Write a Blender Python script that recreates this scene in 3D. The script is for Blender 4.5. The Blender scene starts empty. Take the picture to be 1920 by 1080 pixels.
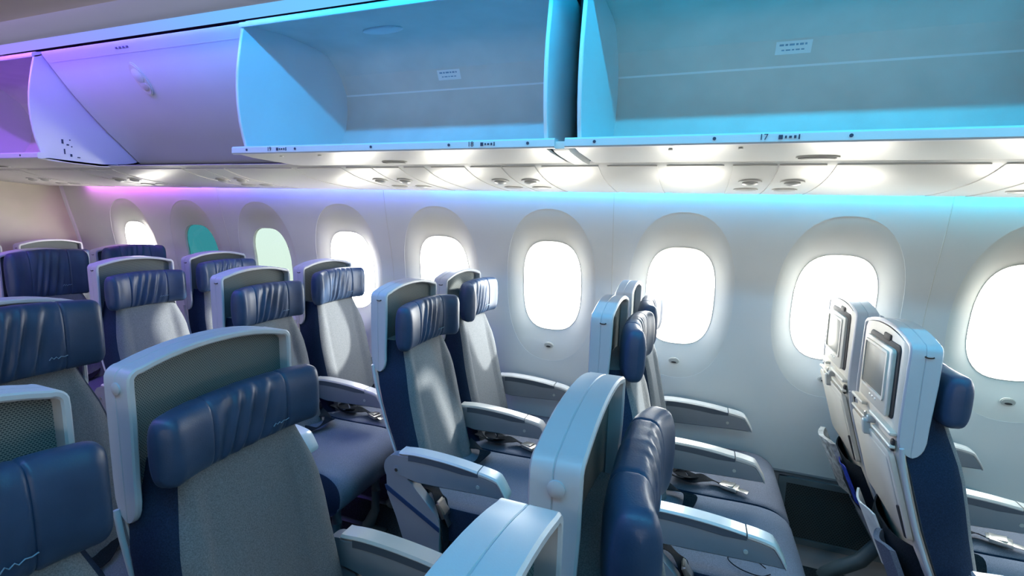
import bpy, bmesh, math, random
from mathutils import Vector, Matrix
S = bpy.context.scene
C = S.collection
random.seed(7)
PI = math.pi

# ------------------------------------------------------------------ camera
cam_d = bpy.data.cameras.new('camera'); cam = bpy.data.objects.new('camera', cam_d); C.objects.link(cam)
cam_d.sensor_width = 36.0; cam_d.lens = 921.49 / 1920 * 36.0; cam_d.clip_start = 0.01
Rv = Vector((0.9353583, 0.35252957, 0.02877052)); Uv = Vector((-0.07896324, 0.12883679, 0.98851701)); Fv = Vector((-0.34477478, 0.92688941, -0.14834544))
M = Matrix.Identity(4)
for i in range(3):
    M[i][0] = Rv[i]; M[i][1] = Uv[i]; M[i][2] = -Fv[i]
M[0][3], M[1][3], M[2][3] = 0.0, 0.0, 1.46
cam.matrix_world = M
S.camera = cam
# ------------------------------------------------------------------ exposure
S.view_settings.view_transform = 'Standard'; S.view_settings.look = 'None'
S.view_settings.exposure = 0.45; S.view_settings.gamma = 1.0; S.view_settings.use_curve_mapping = False
try:
    S.cycles.use_denoising = True
    S.cycles.sample_clamp_indirect = 6.0
    S.cycles.max_bounces = 10; S.cycles.diffuse_bounces = 6; S.cycles.transparent_max_bounces = 12
    S.cycles.caustics_reflective = False; S.cycles.caustics_refractive = False
except Exception: pass
# ------------------------------------------------------------------ daylight outside
w = bpy.data.worlds.new('sky'); S.world = w; w.use_nodes = True
nt = w.node_tree; nt.nodes.clear()
o = nt.nodes.new('ShaderNodeOutputWorld'); bg = nt.nodes.new('ShaderNodeBackground')
g = nt.nodes.new('ShaderNodeTexCoord'); sx = nt.nodes.new('ShaderNodeSeparateXYZ'); cr = nt.nodes.new('ShaderNodeValToRGB')
mp = nt.nodes.new('ShaderNodeMapRange'); mp.inputs[1].default_value = -1; mp.inputs[2].default_value = 1
nt.links.new(g.outputs['Generated'], sx.inputs[0]); nt.links.new(sx.outputs['Z'], mp.inputs[0]); nt.links.new(mp.outputs[0], cr.inputs[0])
cr.color_ramp.elements[0].position = 0.40; cr.color_ramp.elements[0].color = (1.0, 0.93, 0.81, 1)
cr.color_ramp.elements[1].position = 0.49; cr.color_ramp.elements[1].color = (1.0, 0.985, 0.95, 1)
nt.links.new(cr.outputs[0], bg.inputs[0]); bg.inputs[1].default_value = 14.5
nt.links.new(bg.outputs[0], o.inputs[0])
sun_d = bpy.data.lights.new('sun', 'SUN'); sun = bpy.data.objects.new('sun', sun_d); C.objects.link(sun)
sun_d.energy = 8.0; sun_d.angle = math.radians(3.0); sun_d.color = (1.0, 0.95, 0.86)
SUN_TO = Vector((0.62, 0.62, 0.36)).normalized()
sun.rotation_euler = SUN_TO.to_track_quat('Z', 'Y').to_euler()
sun.location = (4, 6, 4)

def area(name, loc, direction, sx_, sy_, energy, color, spread=PI, portal=False):
    d = bpy.data.lights.new(name, 'AREA'); d.shape = 'RECTANGLE'; d.size = sx_; d.size_y = sy_; d.energy = energy; d.color = color
    d.spread = spread
    ob = bpy.data.objects.new(name, d); C.objects.link(ob); ob.location = loc
    # local x stays along world x
    z = -Vector(direction).normalized(); x = Vector((1, 0, 0)); x = (x - z * x.dot(z)).normalized(); y = z.cross(x)
    m = Matrix.Identity(4)
    for i in range(3): m[i][0] = x[i]; m[i][1] = y[i]; m[i][2] = z[i]; m[i][3] = loc[i]
    ob.matrix_world = m
    if portal: d.cycles.is_portal = True
    return ob

PW = 0.61; XW = -0.668
def win_x(i): return XW + PW * (i - 5)
W0, W1 = 0, 12            # windows 0..12 run the length of this cabin section
XA, XB = win_x(W0) - PW * 0.5 - 0.33, win_x(W1) + PW * 0.5      # rear bulkhead, front end
MIRY = -0.8
for i in range(W0, W1 + 1):
    area('window_portal', (win_x(i), 2.50, 1.11), (0, -1, 0), 0.42, 0.60, 1, (1, 1, 1), portal=True)
    area('window_portal', (win_x(i), MIRY - 2.50, 1.11), (0, 1, 0), 0.42, 0.60, 1, (1, 1, 1), portal=True)
# mood lighting: colour runs from violet at the back to cyan at the front, one lamp per 0.3 m
def mood(x, which):
    if which == 'top':
        st = [(-4.3, (0.45, 0.07, 1.0)), (-2.7, (0.28, 0.13, 1.0)), (-2.2, (0.22, 0.16, 1.0)), (-1.75, (0.14, 0.24, 1.0)), (-1.3, (0.05, 0.40, 1.0)), (-0.9, (0.02, 0.50, 1.0)), (0.5, (0.0, 0.60, 1.0)), (4.0, (0.0, 0.55, 1.0))]
    else:
        st = [(-4.3, (0.9, 0.22, 0.8)), (-3.5, (0.72, 0.12, 1.0)), (-3.1, (0.38, 0.13, 1.0)), (-2.4, (0.15, 0.17, 1.0)), (-1.5, (0.13, 0.24, 1.0)), (-0.8, (0.07, 0.42, 1.0)), (0.2, (0.04, 0.52, 1.0)), (1.2, (0.02, 0.62, 0.85)), (4.0, (0.0, 0.6, 0.9))]
    for (a, ca), (b, cb) in zip(st, st[1:]):
        if x <= b:
            t = max(0, min(1, (x - a) / (b - a))); return tuple(p + (q - p) * t for p, q in zip(ca, cb))
    return st[-1][1]
SEG = 0.305
nseg = int((2.6 - XA) / SEG)
for k in range(nseg):
    x = XA + SEG * (k + .5)
    area('cove_lamp', (x, 1.13, 2.216), (0, 0.80, -0.5), SEG, 0.012, 1.65, mood(x, 'top'))
    if x > -4.05: area('sidewall_lamp', (x, 2.213, 1.60), (0, 0.35, -1), SEG, 0.018, 0.42, mood(x, 'side'))
# unseen ceiling wash lamps added for fill, mood-tinted, over the middle seats
for k in range(5):
    x = -3.6 + 1.6 * k; mc = mood(x, 'top')
    area('ceiling_fill', (x, 0.1, 2.27), (0, 0, -1), 1.5, 0.25, 8.5, tuple(0.07 + 0.93 * q for q in mc))

# ------------------------------------------------------------------ materials
MATS = {}
def mat(name, col, rough=0.5, metal=0.0, noise=0.0, nscale=60, bump=0.0, bscale=200, spec=0.5, emit=None, estr=0, coat=0.0, detail=2):
    if name in MATS: return MATS[name]
    m = bpy.data.materials.new(name); m.use_nodes = True; n = m.node_tree; b = n.nodes['Principled BSDF']
    b.inputs['Base Color'].default_value = (*col, 1); b.inputs['Roughness'].default_value = rough; b.inputs['Metallic'].default_value = metal
    b.inputs['Specular IOR Level'].default_value = spec
    if coat: b.inputs['Coat Weight'].default_value = coat
    tc = n.nodes.new('ShaderNodeTexCoord')
    if noise:
        t = n.nodes.new('ShaderNodeTexNoise'); t.inputs['Scale'].default_value = nscale; t.inputs['Detail'].default_value = detail
        n.links.new(tc.outputs['Object'], t.inputs['Vector'])
        r = n.nodes.new('ShaderNodeValToRGB')
        r.color_ramp.elements[0].position = 0.3; r.color_ramp.elements[1].position = 0.7
        r.color_ramp.elements[0].color = (*[max(0, c * (1 - noise)) for c in col], 1); r.color_ramp.elements[1].color = (*[min(1, c * (1 + noise)) for c in col], 1)
        n.links.new(t.outputs['Fac'], r.inputs[0]); n.links.new(r.outputs[0], b.inputs['Base Color'])
    if bump:
        t2 = n.nodes.new('ShaderNodeTexNoise'); t2.inputs['Scale'].default_value = bscale; t2.inputs['Detail'].default_value = 2
        n.links.new(tc.outputs['Object'], t2.inputs['Vector'])
        bp = n.nodes.new('ShaderNodeBump'); bp.inputs['Strength'].default_value = bump; bp.inputs['Distance'].default_value = 0.002
        n.links.new(t2.outputs['Fac'], bp.inputs['Height']); n.links.new(bp.outputs[0], b.inputs['Normal'])
    if emit: b.inputs['Emission Color'].default_value = (*emit, 1); b.inputs['Emission Strength'].default_value = estr
    MATS[name] = m
    return m
sidewall_m = mat('sidewall_plastic', (0.70, 0.72, 0.72), 0.5, noise=0.03, nscale=3, bump=0.05, bscale=300)
shroud_m = mat('window_shroud_plastic', (0.70, 0.70, 0.67), 0.42, noise=0.02, nscale=4)
bezel_m = mat('window_bezel', (0.62, 0.62, 0.58), 0.4)
bin_m = mat('bin_plastic', (0.66, 0.70, 0.74), 0.38, noise=0.03, nscale=3, bump=0.04, bscale=400)
binin_m = mat('bin_liner', (0.59, 0.60, 0.59), 0.6, noise=0.05, nscale=8, bump=0.08, bscale=300)
psu_m = mat('service_panel_plastic', (0.64, 0.63, 0.60), 0.35, noise=0.02, nscale=5)
lens_m = mat('service_panel_lens', (0.50, 0.50, 0.47), 0.3)
white_m = mat('white_plastic', (0.78, 0.79, 0.78), 0.4)
ceil_m = mat('ceiling_panel', (0.60, 0.55, 0.49), 0.6, noise=0.04, nscale=3, bump=0.05)
dark_m = mat('dark_gap', (0.012, 0.012, 0.02), 0.8, noise=0.2)
shell_m = mat('seat_shell_plastic', (0.50, 0.51, 0.545), 0.38, noise=0.03, nscale=6, bump=0.05, bscale=500)
shellside_m = mat('seat_shell_seam', (0.16, 0.17, 0.20), 0.5)
back_m = mat('seat_back_plastic', (0.70, 0.645, 0.55), 0.42, noise=0.03, nscale=6)
fabric_m = mat('grey_seat_fabric', (0.160, 0.175, 0.190), 0.9, noise=0.28, nscale=420, bump=0.5, bscale=700, spec=0.15, detail=3)
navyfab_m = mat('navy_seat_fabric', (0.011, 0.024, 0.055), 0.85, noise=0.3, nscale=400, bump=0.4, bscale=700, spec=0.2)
cush_m = mat('blue_grey_cushion_fabric', (0.150, 0.172, 0.225), 0.85, noise=0.22, nscale=420, bump=0.5, bscale=700, spec=0.2)
arm_m = mat('armrest_side_plastic', (0.24, 0.26, 0.29), 0.5, noise=0.04, nscale=9)
armdark_m = mat('armrest_dark_strip', (0.07, 0.09, 0.12), 0.5)
armcap_m = mat('armrest_silver_cap', (0.62, 0.62, 0.60), 0.3, metal=0.0, noise=0.03, nscale=9, coat=0.3)
metal_m = mat('bare_metal', (0.62, 0.60, 0.56), 0.28, metal=1.0)
belt_m = mat('dark_belt_webbing', (0.012, 0.016, 0.022), 0.9, spec=0.15, noise=0.3, nscale=300, bump=0.4, bscale=500)
screen_m = mat('switched_off_screen', (0.24, 0.235, 0.205), 0.45, spec=0.4, noise=0.05, nscale=4)
slot_m = mat('dark_slot', (0.035, 0.03, 0.03), 0.7)
carpet_m = mat('dark_carpet', (0.030, 0.042, 0.052), 0.95, noise=0.5, nscale=180, bump=0.6, bscale=300, spec=0.1)
leg_m = mat('seat_leg_metal', (0.16, 0.22, 0.26), 0.4, metal=0.5, noise=0.1, nscale=10)
bulk_m = mat('bulkhead_laminate', (0.60, 0.56, 0.46), 0.6, noise=0.06, nscale=5)
ink_m = mat('marking_ink', (0.03, 0.05, 0.10), 0.6)
sticker_m = mat('pale_sticker', (0.74, 0.78, 0.82), 0.5)
magblue_m = mat('magazine_cover_blue', (0.03, 0.06, 0.45), 0.25, noise=0.4, nscale=30)
paper_m = mat('white_paper', (0.75, 0.76, 0.74), 0.5, noise=0.08, nscale=30)
foil_m = mat('clear_wrap', (0.55, 0.58, 0.58), 0.15, metal=0.4, noise=0.5, nscale=45, bump=0.8, bscale=60)

# leather with soft grain
def leather(name, col):
    m = mat(name, col, 0.40, noise=0.18, nscale=14, bump=0.12, bscale=350, spec=0.5)
    return m
leather_m = leather('navy_leather', (0.026, 0.056, 0.118))

# open-weave mesh on the inside of the head shell
def weave(name, c1, c2, sc):
    m = bpy.data.materials.new(name); m.use_nodes = True; n = m.node_tree; b = n.nodes['Principled BSDF']
    tc = n.nodes.new('ShaderNodeTexCoord'); mpn = n.nodes.new('ShaderNodeMapping'); mpn.inputs['Scale'].default_value = (sc, sc, sc)
    ck = n.nodes.new('ShaderNodeTexBrick'); ck.inputs['Scale'].default_value = 1.0; ck.offset = 0.5
    ck.inputs['Brick Width'].default_value = 1.0; ck.inputs['Row Height'].default_value = 0.7; ck.inputs['Mortar Size'].default_value = 0.22; ck.inputs['Mortar Smooth'].default_value = 0.4
    ck.inputs['Color1'].default_value = (*c2, 1); ck.inputs['Color2'].default_value = (*c2, 1); ck.inputs['Mortar'].default_value = (*c1, 1)
    n.links.new(tc.outputs['UV'], mpn.inputs['Vector']); n.links.new(mpn.outputs[0], ck.inputs['Vector'])
    n.links.new(ck.outputs['Color'], b.inputs['Base Color']); b.inputs['Roughness'].default_value = 0.8
    MATS[name] = m; return m
mesh_m = weave('woven_mesh', (0.185, 0.205, 0.20), (0.028, 0.038, 0.043), 210)
grille_m = weave('vent_grille', (0.055, 0.075, 0.08), (0.004, 0.006, 0.008), 90)

def glass(name, tint, refl=0.03):
    m = bpy.data.materials.new(name); m.use_nodes = True; n = m.node_tree; n.nodes.clear()
    out = n.nodes.new('ShaderNodeOutputMaterial'); mix = n.nodes.new('ShaderNodeMixShader')
    t = n.nodes.new('ShaderNodeBsdfTransparent'); t.inputs[0].default_value = (*tint, 1)
    gl = n.nodes.new('ShaderNodeBsdfGlossy'); gl.inputs['Roughness'].default_value = 0.05
    mix.inputs[0].default_value = refl
    n.links.new(t.outputs[0], mix.inputs[1]); n.links.new(gl.outputs[0], mix.inputs[2]); n.links.new(mix.outputs[0], out.inputs[0])
    MATS[name] = m; return m
clear_g = glass('clear_window_pane', (0.93, 0.97, 0.99))
teal_g = glass('dimmed_teal_window_pane', (0.0018, 0.0135, 0.0165), 0.02)
far_g = glass('fill_tint_pane', (0.62, 0.60, 0.56))  # tint added on the unseen right-hand panes to cut fill light
green_g = glass('half_dimmed_green_window_pane', (0.037, 0.049, 0.046))

# ------------------------------------------------------------------ mesh helpers
def finish(bm, ms, name, smooth=35):
    bmesh.ops.recalc_face_normals(bm, faces=bm.faces)
    me = bpy.data.meshes.new(name); bm.to_mesh(me); bm.free()
    for m in (ms if isinstance(ms, (list, tuple)) else [ms]): me.materials.append(m)
    if smooth:
        me.polygons.foreach_set('use_smooth', [True] * len(me.polygons)); me.set_sharp_from_angle(angle=math.radians(smooth))
    me.update(); return me
def link(name, me, parent=None, loc=None, rot=None):
    ob = bpy.data.objects.new(name, me); C.objects.link(ob)
    if parent: ob.parent = parent
    if loc: ob.location = loc
    if rot: ob.rotation_euler = rot
    return ob
def empty(name, loc, label=None, cat=None, group=None, kind=None):
    ob = bpy.data.objects.new(name, None); C.objects.link(ob); ob.location = loc; ob.empty_display_size = 0.05
    tag(ob, label, cat, group, kind); return ob
def tag(ob, label=None, cat=None, group=None, kind=None):
    if label: ob['label'] = label
    if cat: ob['category'] = cat
    if group: ob['group'] = group
    if kind: ob['kind'] = kind
    return ob
def loft(bm, rings, closed=True, cap=True, mi=0):
    vr = [[bm.verts.new(p) for p in r] for r in rings]
    n = len(rings[0]); fs = []
    for a, b in zip(vr, vr[1:]):
        for j in range(n if closed else n - 1):
            k = (j + 1) % n
            try: fs.append(bm.faces.new((a[j], a[k], b[k], b[j])))
            except ValueError: pass
    if cap and closed:
        fs.append(bm.faces.new(vr[0])); fs.append(bm.faces.new(list(reversed(vr[-1]))))
    for f in fs: f.material_index = mi
    return vr, fs
def box(bm, x0, x1, y0, y1, z0, z1, mi=0, bev=0.0, mtx=None):
    r = bmesh.ops.create_cube(bm, size=1.0)
    vs = r['verts']
    for v in vs:
        v.co = Vector(((x0 + x1) / 2 + v.co.x * (x1 - x0), (y0 + y1) / 2 + v.co.y * (y1 - y0), (z0 + z1) / 2 + v.co.z * (z1 - z0)))
    fs = set(f for v in vs for f in v.link_faces)
    for f in fs: f.material_index = mi
    if bev > 0:
        es = list(set(e for v in vs for e in v.link_edges))
        r = bmesh.ops.bevel(bm, geom=es, offset=bev, segments=2, affect='EDGES', profile=0.6)
        vs = list(set(v for f in r['faces'] for v in f.verts) | set(v for v in vs if v.is_valid))
        for f in set(f for v in vs for f in v.link_faces): f.material_index = mi
    if mtx is not None:
        for v in vs: v.co = mtx @ v.co
    return vs
def prism(bm, poly, axis, a, b, mi=0):
    """extrude a closed 2-D outline; axis 'x': outline in (y,z); 'y': (x,z); 'z': (x,y)"""
    def P(p, t):
        return (t, p[0], p[1]) if axis == 'x' else ((p[0], t, p[1]) if axis == 'y' else (p[0], p[1], t))
    loft(bm, [[P(p, a) for p in poly], [P(p, b) for p in poly]], mi=mi)
def tube(bm, pts, rad, n=8, mi=0, flat=None):
    pts = [Vector(p) for p in pts]; rings = []
    up = Vector((0, 0, 1))
    for i, p in enumerate(pts):
        d = (pts[min(i + 1, len(pts) - 1)] - pts[max(i - 1, 0)]).normalized()
        s = d.cross(up)
        s = s.normalized() if s.length > 1e-3 else Vector((1, 0, 0))
        u = s.cross(d).normalized()
        r = rad[i] if isinstance(rad, (list, tuple)) else rad
        ra, rb = (r, r) if flat is None else (r, r * flat)
        rings.append([p + s * math.cos(2 * PI * k / n) * ra + u * math.sin(2 * PI * k / n) * rb for k in range(n)])
    loft(bm, rings, mi=mi)
def disc(bm, c, nrm, ra, rb, t, n=24, mi=0, xdir=(1, 0, 0), dome=0.0):
    """flat elliptical button, ra along xdir"""
    nrm = Vector(nrm).normalized(); x = Vector(xdir); x = (x - nrm * x.dot(nrm)).normalized(); y = nrm.cross(x); c = Vector(c)
    def ring(k, h): return [c + nrm * h + x * ra * k * math.cos(2 * PI * i / n) + y * rb * k * math.sin(2 * PI * i / n) for i in range(n)]
    loft(bm, [ring(1, -t * .5), ring(1, t * .5), ring(.86, t * .5 + dome * .3), ring(.5, t * .5 + dome * .8), ring(.08, t * .5 + dome)], mi=mi)
def interp(tab, t):
    for (a, va), (b, vb) in zip(tab, tab[1:]):
        if t <= b:
            k = (t - a) / (b - a); k = max(0, min(1, k))
            return va + (vb - va) * k
    return tab[-1][1]
def catmull(pts, n=6):
    out = []
    for i in range(len(pts) - 1):
        p0 = Vector(pts[max(i - 1, 0)]); p1 = Vector(pts[i]); p2 = Vector(pts[i + 1]); p3 = Vector(pts[min(i + 2, len(pts) - 1)])
        for k in range(n):
            t = k / n
            out.append(0.5 * ((2 * p1) + (-p0 + p2) * t + (2 * p0 - 5 * p1 + 4 * p2 - p3) * t * t + (-p0 + 3 * p1 - 3 * p2 + p3) * t ** 3))
    out.append(Vector(pts[-1])); return out

# ================================================================== the cabin shell
WALLP = [(0.0, 2.20), (0.08, 2.27), (0.38, 2.33), (0.5, 2.342), (0.7, 2.352), (0.85, 2.357), (1.0, 2.352), (1.15, 2.337), (1.3, 2.305), (1.4, 2.280), (1.49, 2.262), (1.57, 2.247), (1.66, 2.235)]
def wally(z): return interp(WALLP, z)
WT = math.radians(0)
def superel(a, b, n, th):
    c, s = math.cos(th), math.sin(th)
    r = (abs(c / a) ** n + abs(s / b) ** n) ** (-1 / n)
    return r * c, r * s
SH = dict(cx=0.0, cz=1.108, a=0.228, b=0.382, n=2.35)   # shroud outline
AP = dict(cx=0.0, cz=1.108, a=0.149, b=0.226, n=2.9)    # clear opening
NTH = 64
ZT, ZB = 1.66, 0.38
def ring_pts(xc, side, kind, t=0.0):
    """rings round a window, from the panel rectangle (kind 'rect') to the shroud edge and the opening"""
    out = []
    for k in range(NTH):
        th = 2 * PI * (k + 0.5) / NTH
        sxp, szp = superel(SH['a'], SH['b'], SH['n'], th)
        axp, azp = superel(AP['a'], AP['b'], AP['n'], th)
        if kind == 'panel':      # t 0 = shroud edge, 1 = rectangle
            c, s = math.cos(th), math.sin(th)
            hz = (ZT - SH['cz']) if s > 0 else (SH['cz'] - ZB)
            ang = math.atan2(szp, sxp); c2, s2 = math.cos(ang), math.sin(ang)
            k1 = min((PW / 2) / max(abs(c2), 1e-6), hz / max(abs(s2), 1e-6))
            rx, rz = c2 * k1, s2 * k1
            x, z = sxp + (rx - sxp) * t, szp + (rz - szp) * t
            zz = SH['cz'] + z; y = wally(zz)
        else:                    # t 0 = shroud edge, 1 = opening edge
            x, z = sxp + (axp - sxp) * t, szp + (azp - szp) * t
            zz = SH['cz'] + z
            dep = 0.0012 + 0.0325 * (t ** 1.4)
            y = wally(zz) + dep
        out.append((xc + x, y if side > 0 else MIRY - y, zz))
    return out
def corners_fix(pts_rect, xc):
    return pts_rect
def wall_panel(side):
    bm = bmesh.new()
    for i in range(W0, W1 + 1):
        xc = win_x(i)
        rings = [ring_pts(xc, side, 'panel', t) for t in (0, 0.06, 0.3, 0.55, 0.8, 1.0)]
        # snap the nearest vertices of the outer ring to the panel corners
        last = [Vector(p) for p in rings[-1]]
        for cx_, cz_ in ((-PW / 2, ZB), (PW / 2, ZB), (-PW / 2, ZT), (PW / 2, ZT)):
            tgt = Vector((xc + cx_, 0, cz_)); j = min(range(NTH), key=lambda q: (Vector((last[q].x, 0, last[q].z)) - tgt).length)
            y = wally(cz_); last[j] = Vector((tgt.x, y if side > 0 else MIRY - y, cz_))
        rings[-1] = last
        # small rolled edge where the shroud drops in
        r0 = [(p[0], p[1] + 0.003 * side, p[2]) for p in rings[0]]
        loft(bm, [r0] + rings, cap=False)
    # plain ends, dado below is separate
    for xa, xb in ((XA - 0.02, win_x(W0) - PW / 2 + 0.012), ):
        zs = [ZB + (ZT - ZB) * k / 16 for k in range(17)]
        loft(bm, [[(xa, wally(z) + .003 if side > 0 else MIRY - wally(z) - .003, z) for z in zs], [(xb, wally(z) + .003 if side > 0 else MIRY - wally(z) - .003, z) for z in zs]], closed=False, cap=False)
    me = finish(bm, sidewall_m, 'wall', 50)
    return me
wl = tag(link('wall_left', wall_panel(1)), kind='structure')
wr = tag(link('wall_right', wall_panel(-1)), kind='structure')

# thin joints between the sidewall panels, every second window
nj = 1
for i in range(W0 + 1, W1, 2):
    bm = bmesh.new(); x = win_x(i) + PW / 2
    for xx in (x,):
        zs = [0.385 + (1.64 - 0.385) * k / 24 for k in range(25)]
        rings = []
        for z in zs:
            y = wally(z) - 0.0012; rings.append([(xx - .0015, y, z), (xx + .0015, y, z), (xx + .0015, y + .004, z), (xx - .0015, y + .004, z)])
        loft(bm, rings)
    tag(link('trim_%d' % nj, finish(bm, bezel_m, 'joint')), kind='structure'); nj += 1

def build_window(i, side, n, detailed=True):
    xc = win_x(i)
    bm = bmesh.new()
    loft(bm, [ring_pts(xc, side, 'shroud', t) for t in (0, 0.12, 0.25, 0.4, 0.55, 0.7, 0.82, 0.92, 1.0)], cap=False)
    w_ = tag(link('window_%d' % n, finish(bm, shroud_m, 'window_shroud', 60)), kind='structure')
    if side > 0: w_['label'] = {2: 'dimmed teal window', 3: 'half dimmed pale green window'}.get(n, 'clear bright cabin window')
    def lip(k, y): return [(xc + p[0] * k, (wally(1.108) + y) if side > 0 else MIRY - (wally(1.108) + y), AP['cz'] + p[1] * k) for p in [superel(AP['a'], AP['b'], AP['n'], 2 * PI * (q + .5) / NTH) for q in range(NTH)]]
    bm = bmesh.new()
    lips = ring_pts(xc, side, 'shroud', 1.0)
    def off(k, dy): return [(xc + (p[0] - xc) * k, p[1] + dy * side, AP['cz'] + (p[2] - AP['cz']) * k) for p in lips]
    loft(bm, [off(1.03, -0.001), off(1.0, -0.002), off(0.995, 0.006), off(0.985, 0.008), off(0.99, 0.016), off(1.2, 0.018)], cap=False)
    link('window_frame', finish(bm, bezel_m, 'window_frame', 40), w_)
    bm = bmesh.new()
    pane = off(1.0, 0.0125); vs = [bm.verts.new(p) for p in pane]; vs2 = [bm.verts.new((p[0], p[1] + 0.004 * side, p[2])) for p in pane]
    bm.faces.new(vs)
    for v in vs2: bm.verts.remove(v)
    gm = clear_g
    if side < 0: gm = far_g
    if side > 0 and n == 2: gm = teal_g
    if side > 0 and n == 3: gm = green_g
    link('window_pane', finish(bm, gm, 'window_pane', 0), w_)
    if side > 0:
        z = 0.803; y = wally(z) + 0.004
        bm = bmesh.new()
        disc(bm, (xc + 0.0, y, z), (0, -1, 0.05), 0.024, 0.016, 0.004, mi=0)
        disc(bm, (xc + 0.0, y - 0.004, z + 0.001), (0, -1, 0.05), 0.020, 0.012, 0.003, mi=1)
        disc(bm, (xc + 0.0, y - 0.0065, z - 0.005), (0, -1, 0.05), 0.012, 0.004, 0.002, mi=2)
        link('dimmer_button', finish(bm, [bezel_m, lens_m, slot_m], 'dimmer_button', 40), w_)
    return w_
for n, i in enumerate(range(W0, W1 + 1)): build_window(i, 1, n + 1)
for n, i in enumerate(range(W0, W1 + 1)): build_window(i, -1, n + 1 + (W1 - W0 + 1))

# floor and lower sidewall (dado) with dark air-return grilles
bm = bmesh.new(); box(bm, XA - 0.05, XB + 0.05, MIRY - 2.45, 2.45, -0.03, 0.0)
tag(link('floor', finish(bm, carpet_m, 'floor', 0)), kind='structure')
for side, nm in ((1, 'baseboard_left'), (-1, 'baseboard_right')):
    bm = bmesh.new()
    Yf = lambda y: y if side > 0 else MIRY - y
    loft(bm, [[(x, Yf(2.25), 0.0), (x, Yf(2.29), 0.03), (x, Yf(2.31), 0.06), (x, Yf(2.335), 0.36), (x, Yf(2.328), 0.372), (x, Yf(2.335), 0.40), (x, Yf(2.42), 0.40), (x, Yf(2.42), 0.0)] for x in (XA, XB)])
    tag(link(nm, finish(bm, [arm_m], 'dado', 30)), kind='structure')
for i in range(W0 + 1, W1 + 1):
    x0 = win_x(i) - 0.27 + 0.14; x1 = x0 + 0.55
    bm = bmesh.new(); uv = bm.loops.layers.uv.new('UVMap')
    vs = [bm.verts.new((x0 + .03, 2.306, 0.085)), bm.verts.new((x1 - .03, 2.306, 0.085)), bm.verts.new((x1 - .03, 2.326, 0.335)), bm.verts.new((x0 + .03, 2.326, 0.335))]
    f = bm.faces.new(vs)
    for l, c in zip(f.loops, ((0, 0), (0.5, 0), (0.5, 0.25), (0, 0.25))): l[uv].uv = c
    t = empty('trim_%d' % nj, (0, 0, 0), kind='structure'); nj += 1
    link('vent_grille', finish(bm, grille_m, 'vent_grille', 0), t)
    bm = bmesh.new()
    for (a, b, c, d) in ((x0, x0 + .03, .07, .355), (x1 - .03, x1, .07, .355)):
        prism(bm, [(2.30, c), (2.322, d), (2.335, d), (2.315, c)], 'x', a, b)
    for (c, d) in ((.065, .09), (.33, .355)):
        yb = 2.30 + (c - .065) * .08
        prism(bm, [(yb - .003, c), (yb, d), (yb + .02, d), (yb + .02, c)], 'x', x0, x1)
    link('grille_frame', finish(bm, leg_m, 'grille_frame', 30), t)

# bulkheads
bm = bmesh.new(); box(bm, XA - 0.04, XA, MIRY - 2.45, 2.42, 0.0, 2.45)
tag(link('wall_rear', finish(bm, bulk_m, 'wall_rear', 0)), kind='structure')
bm = bmesh.new(); box(bm, XB, XB + 0.04, MIRY - 2.45, 2.42, 0.0, 2.45)
tag(link('wall_front', finish(bm, bulk_m, 'wall_front', 0)), kind='structure')

bm = bmesh.new(); zs = [0.40 + 1.20 * k / 20 for k in range(21)]
loft(bm, [[(XA, wally(z) - .012, z), (XA + .014, wally(z) - .006, z), (XA + .018, wally(z) + .006, z), (XA, wally(z) + .006, z)] for z in zs])
tag(link('trim_%d' % nj, finish(bm, sidewall_m, 'corner_trim', 40)), kind='structure'); nj += 1

# ceiling: arched centre panels, cove pocket above the bins
def ceiling_part():
    bm = bmesh.new()
    prof = [(1.075, 2.035), (1.06, 2.06), (0.98, 2.115), (0.80, 2.20), (0.5, 2.27), (0.1, 2.30), (-0.4, 2.31)]
    prof = [tuple(p) for p in catmull([Vector((a, b, 0)) for a, b in prof], 4)]
    full = [(p[0], p[1]) for p in prof] + [(MIRY - p[0], p[1]) for p in reversed(prof[:-1])]
    up = [(a, b + 0.02) for a, b in reversed(full)]
    loft(bm, [[(x, a, b) for a, b in full + up] for x in (XA, XB)])
    return finish(bm, ceil_m, 'ceiling', 35)
tag(link('ceiling', ceiling_part()), kind='structure')
# panel joint line along the ceiling + a joint across
bm = bmesh.new()
prism(bm, [(0.990, 2.104), (0.994, 2.1005), (1.0, 2.0985), (1.004, 2.112)], 'x', XA, XB)
tag(link('trim_%d' % nj, finish(bm, bezel_m, 'joint')), kind='structure'); nj += 1
for side in (1, -1):
    Yf = lambda y: y if side > 0 else MIRY - y
    bm = bmesh.new()
    for (y0, z0, y1, z1) in ((1.07, 2.06, 1.10, 2.34), (1.10, 2.34, 2.42, 2.42), (2.40, 1.66, 2.42, 2.42)):
        prism(bm, [(Yf(y0), z0), (Yf(y1), z1), (Yf(y1), z1 + .012), (Yf(y0), z0 + .012)], 'x', XA, XB)
    tag(link('trim_%d' % nj, finish(bm, dark_m, 'cove_back', 0)), kind='structure'); nj += 1  # shade put into the colour: near-black despite the cove lamps
    bm = bmesh.new()   # closes the shell between the bins and the outer skin
    prism(bm, [(Yf(1.70), 1.6490), (Yf(2.02), 1.6500), (Yf(2.43), 1.6500), (Yf(2.43), 1.6620), (Yf(2.0), 1.6620), (Yf(1.70), 1.6530)], 'x', XA, XB)
    tag(link('trim_%d' % nj, finish(bm, dark_m, 'upper_shell', 0)), kind='structure'); nj += 1

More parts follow.
